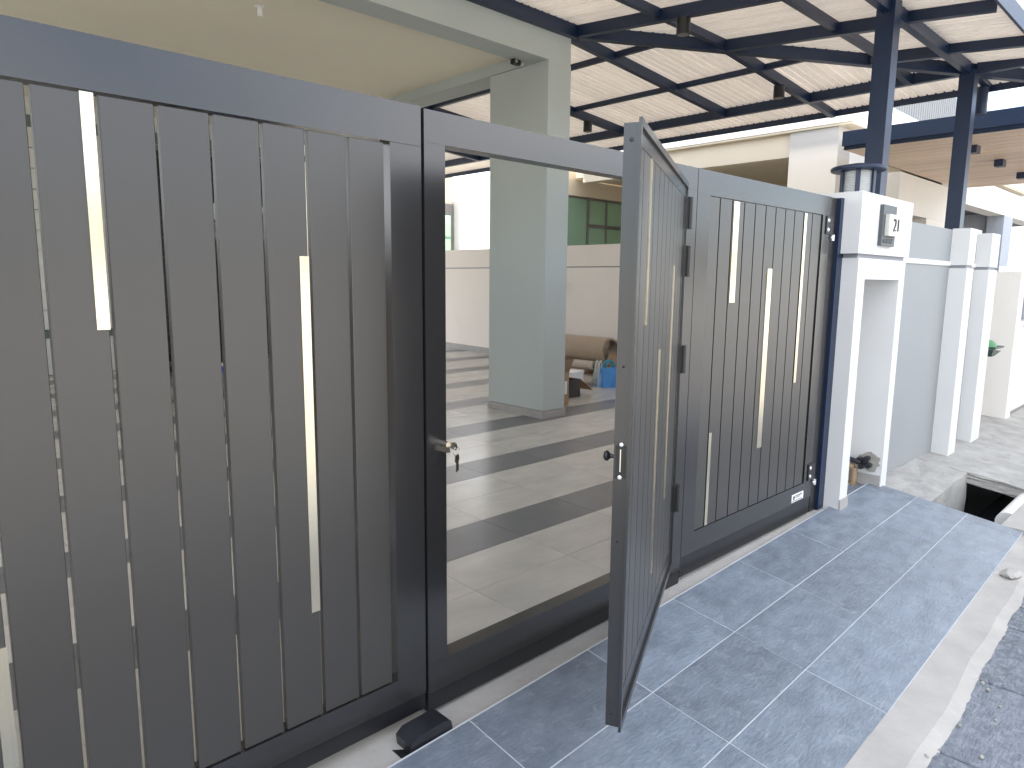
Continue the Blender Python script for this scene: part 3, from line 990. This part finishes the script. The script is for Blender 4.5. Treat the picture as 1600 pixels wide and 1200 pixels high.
for x in front_x:
    y1 = min(YC - 0.068, yhip(x) - 0.045)
    beam('rafter', (x, YEAVE + 0.029, zlow(x, YEAVE + 0.029)), (x, y1, zlow(x, y1)), 0.06, 0.098)
    beam('rafter_tail', (x, YOUT + 0.04, zlow(x, YOUT) + 0.02), (x, YEAVE - 0.029, zlow(x, YEAVE) + 0.02), 0.06, 0.08)
for y in (1.93, 4.47, 5.99):
    beam('rafter_tail', (8.032, y, zlow(8.03, y) + 0.015), (XOUT - 0.03, y, zlow(XOUT - 0.03, y) + 0.015), 0.06, 0.08)
for x in (5.82, 6.93):
    y0 = yhip(x) + 0.06
    seg = [y0] + [y for y in sorted(side_rafters) if y > y0 + 0.1]
    for a, b in zip(seg, seg[1:]):
        beam('purlin', (x, a + 0.031, zlow(x, 9) + 0.045), (x, b - 0.031, zlow(x, 9) + 0.045), 0.045, 0.052)
beam('front_fascia', (-2.6, YOUT, zlow(0, YOUT) + 0.035), (XOUT + 0.02, YOUT, zlow(0, YOUT) + 0.035), 0.02, 0.13)
beam('side_fascia', (XOUT, YOUT + 0.012, zlow(XOUT, 9) + 0.035), (XOUT, 12.3, zlow(XOUT, 9) + 0.035), 0.02, 0.13)
beam('edge_beam', (XEAVE, YOUT + 0.04, ZE - 0.01), (XEAVE, 0.3145, ZE - 0.01), 0.06, 0.12)
# ribbed sheets
HS = 0.1005
RIB = [(0.0, 0.012), (0.003, 0.0), (0.060, 0.0), (0.064, 0.012), (0.080, 0.012), (0.084, 0.0), (0.143, 0.0), (0.147, 0.012), (0.163, 0.012), (0.167, 0.0), (0.228, 0.0), (0.232, 0.012), (0.2475, 0.012)]


def sheet(along, pos):
    bm = bmesh.new()
    lo, hi = [], []
    for (d, dz) in RIB:
        q = pos + d
        if along == 'y':
            a = YOUT + 0.012
            b = min(YC + 0.0, yhip(q) if q > XC else 99)
            P = [(q, a, zlow(-9, a) + HS + dz), (q, b, zlow(-9, b) + HS + dz)]
        else:
            a = max(XC, xhip(q) if q < YC else 0)
            b = XOUT - 0.012
            P = [(a, q, zlow(a, 99) + HS + dz), (b, q, zlow(b, 99) + HS + dz)]
        lo.append([bm.verts.new(Vector(p) - cn.location) for p in P])
        hi.append([bm.verts.new(Vector(p) - cn.location + Vector((0, 0, 0.03))) for p in P])
    n = len(RIB)
    for i in range(n - 1):
        bm.faces.new((lo[i][0], lo[i + 1][0], lo[i + 1][1], lo[i][1]))
        bm.faces.new((hi[i][0], hi[i][1], hi[i + 1][1], hi[i + 1][0]))
        for e in (0, 1):
            bm.faces.new((lo[i][e], hi[i][e], hi[i + 1][e], lo[i + 1][e]))
    for i in (0, n - 1):
        bm.faces.new((lo[i][0], lo[i][1], hi[i][1], hi[i][0]))
    link('roof_sheet', bm, M['panel'], cn)


x = -2.6
while x + 0.25 < XOUT:
    sheet('y', x)
    x += 0.25
y = yhip(XOUT) + 0.02
while y + 0.25 < 12.4:  # far sheets are unseen, added to keep sun off the boundary wall
    sheet('x', y)
    y += 0.25
# downpipe at the outer corner
t = thing('downpipe', 'short navy pipe stub hanging under the far outer corner of the canopy', 'downpipe', (8.60, 0.40, 2.3))
for k, (dx, r) in enumerate(((0.0, 0.055), (0.10, 0.012))):
    bm = bmesh.new()
    mb_cyl(bm, (dx, 0, 0.80), (dx, 0, 1.065), r, seg=16)
    link('pipe', bm, M['navy'], t, smooth=True)
# spot cylinders under the beams
for (p, lab) in (((5.135, 1.70, zlow(5.1, 1.70)), 'black cylinder downlight under the canopy rafter nearest the street'),
                 ((7.30, 1.93, zlow(7.30, 1.93)), 'black cylinder downlight under the side rafter, in the middle of the canopy'),
                 ((7.22, 4.47, zlow(7.22, 4.47)), 'black cylinder downlight just right of the column, farthest into the canopy')):
    t = thing('canopy_light', lab, 'light', p, group='black cylinder lights under the canopy')
    bm = bmesh.new()
    mb_lathe(bm, [(0.050, -0.125), (0.056, -0.125), (0.056, -0.0005)], 24)
    link('body', bm, M['black'], t, smooth=True)
    bm = bmesh.new()
    mb_lathe(bm, [(0.046, -0.1275), (0.046, -0.1255)], 20)
    link('lens', bm, M['win_frame'], t)

# ------------------------------------------------------------------ things on the porch floor


def roll(name, label, p, r, L, m, tiltz=0.0, hollow=True):
    t = thing(name, label, 'paper roll', p, tiltz, group='paper rolls stacked along the boundary wall')
    bm = bmesh.new()
    prof, seg, turns = [], 28, 1
    ri = r * 0.86
    ringO0, ringO1, ringI0, ringI1 = [], [], [], []
    for i in range(seg):
        a = 2 * math.pi * i / seg
        w = 1 + 0.025 * math.sin(3 * a + 1)
        c, s = math.cos(a), math.sin(a)
        ringO0.append(bm.verts.new((r * w * c, 0, r * w * s)))
        ringO1.append(bm.verts.new((r * w * c, L, r * w * s)))
        ringI0.append(bm.verts.new((ri * w * c, 0, ri * w * s)))
        ringI1.append(bm.verts.new((ri * w * 0.9 * c, L * 0.6, ri * w * 0.9 * s)))
    for i in range(seg):
        j = (i + 1) % seg
        bm.faces.new((ringO0[i], ringO0[j], ringO1[j], ringO1[i]))
        bm.faces.new((ringI0[i], ringI1[i], ringI1[j], ringI0[j]))
        bm.faces.new((ringO0[i], ringI0[i], ringI0[j], ringO0[j]))
    bm.faces.new(ringI1)
    bm.faces.new(ringO1)
    link('body', bm, m, t, smooth=True)
    bm = bmesh.new()
    n = 40
    pv = None
    for i in range(n + 1):
        a = 3.2 * 2 * math.pi * i / n
        q = ri * (0.95 - 0.55 * i / n)
        a0, a1 = (q * math.cos(a), -0.01, q * math.sin(a)), (q * math.cos(a), L * 0.45, q * math.sin(a))
        cv = (bm.verts.new(a0), bm.verts.new(a1))
        if pv:
            bm.faces.new((pv[0], cv[0], cv[1], pv[1]))
        pv = cv
    link('inner_winding', bm, M['kraft_pale'], t, smooth=True)
    return t


YR = 4.36
roll('paper_roll', 'fat brown paper roll lying on top of the pile against the boundary wall', (7.70, YR, 0.415), 0.185, 1.75, M['kraft'])
roll('paper_roll', 'thinner pale paper roll under the fat brown one, against the boundary wall', (7.50, YR + 0.12, 0.215), 0.062, 1.7, M['kraft_pale'])
roll('paper_roll', 'pale paper roll on the floor by the wall skirting, hidden behind the flattened boards', (7.80, YR + 0.1, 0.17), 0.085, 1.7, M['kraft_pale'])
for k, (z, dx) in enumerate(((0.088, 0.0), (0.121, 0.03))):
    t = tag(B('cardboard_sheet', None, M['kraft_pale'] if k else M['card'], 7.36 + dx, 7.66, YR + 0.25, YR + 1.8, z, z + 0.03), ('flattened cardboard sheet lying on the floor below the paper rolls', 'flattened cardboard sheet, upper one of two below the paper rolls')[k], 'cardboard', 'flattened cardboard sheets')


def open_box(name, label, p, w, d, h, rz, flaps, m=M['card'], inside=M['card_in'], group=None):
    t = thing(name, label, 'box', p, rz, group)
    th = 0.006
    bm = bmesh.new()
    mb_box(bm, -w / 2, w / 2, -d / 2, d / 2, 0, th)
    mb_box(bm, -w / 2, w / 2, -d / 2, -d / 2 + th, th, h)
    mb_box(bm, -w / 2, w / 2, d / 2 - th, d / 2, th, h)
    mb_box(bm, -w / 2, -w / 2 + th, -d / 2 + th, d / 2 - th, th, h)
    mb_box(bm, w / 2 - th, w / 2, -d / 2 + th, d / 2 - th, th, h)
    link('body', bm, m, t)
    for side, ang, ln in flaps:
        bm = bmesh.new()
        if side in ('x+', 'x-'):
            mb_box(bm, 0, ln, -d / 2, d / 2, 0.0005, th)
            o = link('flap', bm, inside, t, (w / 2 if side == 'x+' else -w / 2, 0, h))
            o.rotation_euler = (0, -R(ang), 0) if side == 'x+' else (0, R(180 - 0) + R(ang), 0)
        else:
            mb_box(bm, -w / 2, w / 2, 0, ln, 0.0005, th)
            o = link('flap', bm, inside, t, (0, d / 2 if side == 'y+' else -d / 2, h))
            o.rotation_euler = (R(ang), 0, 0) if side == 'y+' else (R(180) - R(ang), 0, 0)
    return t


t = open_box('cardboard_box', 'tall open cardboard box with a white label beside the column', (5.36, 3.42, fz(3.42)), 0.36, 0.42, 0.36, 0.0, (('x+', 58, 0.15), ('y-', 75, 0.13), ('y+', 60, 0.15)))
bm = bmesh.new()
mb_box(bm, 0.05, 0.15, -0.2125, -0.2105, 0.12, 0.26)
link('label_sheet', bm, M['paper_white'], t)
bm = bmesh.new()
bmesh.ops.create_icosphere(bm, subdivisions=2, radius=0.085)
for v in bm.verts:
    v.co = Vector((v.co.x * 1.0, v.co.y, v.co.z * 0.85)) * random.uniform(0.85, 1.12)
tag(link('pink_packet', bm, M['pink'], loc=(5.46, 3.36, 0.455), smooth=True), 'crumpled pink packet sticking out of the tall cardboard box', 'packet')
t = open_box('cardboard_box', 'low cardboard box tipped open with its flap on the tiles', (5.93, 3.62, fz(3.62)), 0.20, 0.30, 0.20, R(0), (('x+', -34, 0.27), ('y+', 80, 0.10)), m=M['card_dark'], inside=M['card'])
t = thing('foam_box', 'white foam box standing behind the low cardboard box', 'box', (6.56, 4.12, fz(4.12)), R(12))
bm = bmesh.new()
mb_box(bm, -0.15, 0.15, -0.13, 0.13, 0, 0.15)
link('body', bm, M['foam'], t, bevel=0.008)
bm = bmesh.new()
mb_box(bm, -0.155, 0.155, -0.135, 0.135, 0.1505, 0.18)
link('lid', bm, M['foam'], t, bevel=0.008)


def bag(name, label, p, w, d, h, m, m2, rz=0.0):
    t = thing(name, label, 'bag', p, rz)
    bm = bmesh.new()
    mb_box(bm, -w / 2, w / 2, -d / 2, d / 2, 0, h)
    bmesh.ops.subdivide_edges(bm, edges=bm.edges[:], cuts=4, use_grid_fill=True)
    for v in bm.verts:
        k = v.co.z / h
        v.co.y *= 1 - 0.45 * k
        v.co += Vector((random.uniform(-1, 1), random.uniform(-1, 1), random.uniform(-0.5, 0.5))) * 0.008
    link('body', bm, m, t, smooth=True)
    for sy in (-1, 1):
        bm = bmesh.new()
        N = 10
        pts = [(w * 0.28 * math.cos(math.pi * i / N), sy * d * 0.2, h + 0.09 * math.sin(math.pi * i / N)) for i in range(N + 1)]
        for a, b in zip(pts, pts[1:]):
            mb_cyl(bm, a, b, 0.012, seg=8)
        link('handle', bm, m2, t, smooth=True)
    return t


bag('shopping_bag', 'bright blue plastic carrier bag standing on the tiles by the paper rolls', (6.86, 3.72, fz(3.72)), 0.22, 0.17, 0.24, M['blue_bag'], M['teal_bag'], R(-25))
bag('shopping_bag', 'small pale plastic bag between the blue bag and the paper rolls', (6.98, 3.98, fz(3.98)), 0.13, 0.12, 0.20, M['pale_bag'], M['pale_bag'], R(10))
t = open_box('cardboard_box', 'cardboard box with raised flap behind the blue bag, at the wall', (7.58, 4.02, fz(4.0)), 0.34, 0.30, 0.34, R(8), (('y-', 70, 0.13), ('x-', -60, 0.16), ('x+', 60, 0.16)))

# ------------------------------------------------------------------ neighbouring house
nh = thing('neighbour_house', 'cream single storey neighbouring house with white roof edge and green windows', 'house', (9.5, 2.0, 0))
B('roof_edge', nh, M['nb_white'], 9.50, 20.0, 2.00, 6.72, 3.43, 3.80)
B('soffit_strip', nh, M['nb_cream'], 9.52, 20.0, 2.02, 6.70, 3.40, 3.4295)
B('side_beam', nh, M['nb_cream'], 9.62, 9.85, 2.86, 6.60, 3.09, 3.399)
B('pillar', nh, M['nb_pale'], 9.56, 9.95, 2.20, 2.85, -0.1, 3.399, 0.004)
B('porch_ceiling', nh, M['nb_cream'], 9.86, 14.0, 2.86, 6.98, 3.22, 3.398)
B('rear_wall', nh, M['nb_cream'], 8.9, 20.0, 7.06, 7.3, -0.1, 3.43)
B('rear_lintel', nh, M['nb_cream'], 9.40, 12.6, 6.99, 7.055, 2.92, 3.21)
B('inner_wall', nh, M['nb_cream'], 13.2, 13.4, 3.2, 6.98, -0.1, 3.219)
B('front_wall', nh, M['nb_white'], 10.0, 11.2, 2.3, 2.5, -0.1, 3.399)
wn = B('window', nh, M['win_frame'], 9.42, 12.4, 7.02, 7.055, 1.6, 2.915)
cxw, czw = (9.42 + 12.4) / 2, (1.6 + 2.915) / 2
for (x0, x1, z0, z1) in ((9.46, 10.22, 1.66, 2.87), (10.30, 10.78, 2.44, 2.87), (10.84, 11.4, 2.44, 2.87), (10.30, 10.78, 1.66, 2.37), (10.84, 11.4, 1.66, 2.37), (11.46, 12.34, 1.66, 2.87)):
    bm = bmesh.new()
    mb_box(bm, x0 - cxw, x1 - cxw, -0.026, -0.0178, z0 - czw, z1 - czw)
    link('pane', bm, M['green_glass'], wn)
for x0 in (10.245, 10.80, 11.42):
    bm = bmesh.new()
    mb_box(bm, x0 - 0.02 - cxw, x0 + 0.02 - cxw, -0.045, -0.0265, 1.62 - czw, 2.9 - czw)
    link('mullion', bm, M['win_frame'], wn)
bm = bmesh.new()
mb_box(bm, 10.27 - cxw, 11.42 - cxw, -0.043, -0.0265, 2.385 - czw, 2.425 - czw)
link('transom', bm, M['win_frame'], wn)
B('return_pane', nh, M['green_glass'], 9.405, 9.419, 6.99, 7.4, 1.6, 2.915)
# front canopy with timber soffit
nc = thing('neighbour_canopy', 'flat neighbouring canopy with dark blue edge and brown plank soffit', 'canopy', (9.0, 1.9, 3.0))
B('side_fascia', nc, M['navy'], 8.98, 9.02, -1.3, 1.92, 3.03, 3.20)
B('side_fascia_lower', nc, M['navy'], 9.0, 9.025, -1.3, 1.9, 2.985, 3.029)
B('front_fascia', nc, M['navy'], 9.02, 14.0, -1.32, -1.28, 3.03, 3.20)
B('roof', nc, M['nb_white'], 9.03, 13.98, -1.27, 1.95, 3.10, 3.19)
k = 0
x = 9.03
while x < 13.9:
    B('plank', nc, M['soffit'], x, x + 0.112, -1.26, 1.93, 3.0 + (k % 2) * 0.0015, 3.022)
    x += 0.118
    k += 1
for i, (x, y, lab) in enumerate(((9.85, 0.734, 'square dark downlight in the brown soffit, nearest the navy post'), (11.17, 0.744, 'square dark downlight in the brown soffit, middle of the row'), (12.63, 0.778, 'square dark downlight in the brown soffit, at the picture edge'))):
    t = thing('soffit_light', lab, 'light', (x, y, 3.0), group='square lights in the neighbouring soffit')
    bm = bmesh.new()
    mb_box(bm, -0.085, 0.085, -0.05, 0.05, -0.085, -0.0005)
    link('body', bm, M['navy'], t, bevel=0.006)
    bm = bmesh.new()
    mb_box(bm, -0.06, 0.06, -0.035, 0.035, -0.088, -0.0855)
    link('lens', bm, M['win_frame'], t)
# front of the neighbouring house under that canopy
nf = thing('neighbour_porch', 'white beamed porch front of the neighbouring house with dark ceiling', 'porch', (14.0, 2.0, 0))
B('wall', nf, M['nb_white'], 11.25, 13.9, 1.97, 2.15, 2.42, 2.99)
B('dark_window', nf, M['win_frame'], 11.3, 12.55, 2.2, 2.25, 0.6, 2.418)
B('pillar', nf, M['nb_white'], 12.6, 13.7, 1.97, 2.2, -0.1, 2.418)
B('post', nf, M['nb_white'], 13.95, 14.22, 1.95, 2.2, -0.1, 2.998)
B('front_beam', nf, M['nb_white'], 14.225, 22.0, 1.95, 2.25, 2.80, 3.28)
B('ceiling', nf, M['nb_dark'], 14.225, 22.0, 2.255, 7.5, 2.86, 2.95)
B('side_wall', nf, M['nb_grey'], 17.6, 18.2, 2.252, 3.0, -0.1, 2.858)
B('column', nf, M['nb_grey'], 17.5, 18.25, 1.951, 2.249, -0.1, 2.798)
B('rear_wall', nf, M['nb_cream'], 14.225, 22.0, 7.3, 7.5, -0.1, 2.858)
B('rear_band', nf, M['nb_white'], 14.3, 21.0, 7.27, 7.298, 2.30, 2.36)
# neighbour's gate pier and low wall
t = thing('neighbour_pier', 'cream pier of the neighbouring front wall beyond the last white pier', 'pier', (9.1, 0.1, -0.1))
B('body', t, M['nb_white'], 9.0, 9.22, -0.03, 0.20, -0.3, 1.52, 0.006)
t = thing('neighbour_wall', 'pale low front wall of the neighbouring house with a barred window', 'wall', (10.2, 0.3, -0.1))
B('body', t, M['nb_white'], 9.225, 13.0, 0.10, 0.22, -0.3, 0.93)
B('sill', t, M['nb_white'], 9.23, 13.0, 0.03, 0.23, 0.931, 0.97)
B('end_panel', t, M['nb_white'], 9.225, 9.36, 0.10, 0.22, 0.971, 1.52)
B('top_band', t, M['nb_white'], 9.225, 13.0, 0.10, 0.22, 1.521, 1.58)
B('pane', t, M['dark_glass'], 9.365, 13.0, 0.17, 0.19, 0.972, 1.519)
for k in range(16):
    B('bar', t, M['nb_grey'], 9.40 + 0.11 * k, 9.43 + 0.11 * k, 0.125, 0.15, 0.972, 1.519)
t = thing('letter_box', 'small dark box with pale green lid sticking out behind the last white pier', 'letter box', (8.10, 0.02, 0.72))
bm = bmesh.new()
mb_hull(bm, [(0.0, -0.05, -0.04), (0.10, -0.05, -0.04), (0.10, 0.12, -0.04), (0.0, 0.12, -0.04), (0.0, -0.06, 0.03), (0.33, -0.06, 0.0), (0.33, 0.13, 0.0), (0.0, 0.13, 0.03)],
        [(3, 2, 1, 0), (4, 5, 6, 7), (0, 1, 5, 4), (1, 2, 6, 5), (2, 3, 7, 6), (3, 0, 4, 7)])
link('body', bm, M['bin'], t, bevel=0.006)
bm = bmesh.new()
mb_box(bm, 0.0, 0.36, -0.075, 0.14, 0.031, 0.05)
link('lid', bm, M['bin'], t, bevel=0.004)
bm = bmesh.new()
mb_lathe(bm, [(0.09, 0.0), (0.085, 0.03), (0.05, 0.06), (0.01, 0.07)], 16, (0.12, 0.03, 0.0505))
link('cap', bm, M['bin_lid'], t, smooth=True)
bm = bmesh.new()
mb_box(bm, 8.30, 13.0, -0.42, 0.04, -0.3, -0.10)
struct(link('neighbour_step', bm, M['cement'], bevel=0.01))
bm = bmesh.new()
mb_box(bm, 8.10, 30.0, 0.04, 7.0, -0.3, -0.11)
struct(link('neighbour_yard', bm, M['ground']))

# unseen houses across the street, added to cut sky light and mirror in the gate
t = thing('added_opposite_house', 'unseen pale terraced house added across the street for its light with car porch roof', 'house', (4, -15, 0))
B('wall', t, M['nb_cream'], -26, 40, -17.5, -17.0, -0.4, 3.7)
B('porch_roof', t, M['nb_white'], -26, 40, -16.99, -13.0, 3.1, 3.35)
bm = bmesh.new()
mb_prism(bm, [(-21.0 + 15, 3.702), (-16.6 + 15, 3.702), (-21.0 + 15, 4.4)], -30, 36, 'x')
link('roof', bm, M['roof_grey'], t)
B('front_wall', t, M['nb_white'], -26, 40, -12.2, -12.0, -0.4, 1.5)

# houses farther off
t = thing('far_house', 'distant house with steep grey ribbed roof side above the neighbouring canopy', 'house', (27, 6, 0))
B('wall', t, M['nb_white'], 21.0, 33.0, 6.2, 14, -0.7, 6.0)
bm = bmesh.new()
poly = [(22.3, 6.0), (22.3, 7.35), (25.0, 7.9), (27.6, 7.95), (32.5, 6.55), (32.5, 6.0)]
mb_prism(bm, [(a - 27, b) for a, b in poly], 0.0, 8.0, 'y')
link('roof', bm, M['roof_grey'], t)
for k in range(48):
    x = 22.4 + k * 0.21
    zt = 7.2 if x < 22.5 else (7.35 + (x - 22.3) * 0.204 if x < 25 else (7.9 if x < 27.6 else 7.95 - (x - 27.6) * 0.286))
    bm = bmesh.new()
    mb_box(bm, x - 27, x - 27 + 0.06, -0.012, -0.001, 6.0, zt - 0.02)
    link('rib', bm, M['roof_grey'], t)
t = thing('far_house', 'beige house end with a green window, glimpsed beside the wicket frame over the wall', 'house', (10.5, 13.0, 0))
B('wall', t, M['nb_cream'], 9.6, 12.0, 13.2, 18, -0.7, 4.4)
B('roof', t, M['nb_white'], 9.4, 12.1, 12.9, 18, 4.401, 4.6)
B('pier', t, M['nb_white'], 12.02, 12.36, 12.95, 13.4, -0.7, 3.45)
wn = B('window', t, M['win_frame'], 10.6, 11.98, 13.14, 13.195, 1.2, 3.36)
bm = bmesh.new()
mb_box(bm, -0.62, 0.6, -0.035, -0.0282, -1.02, 0.78)
link('pane', bm, M['green_glass'], wn)
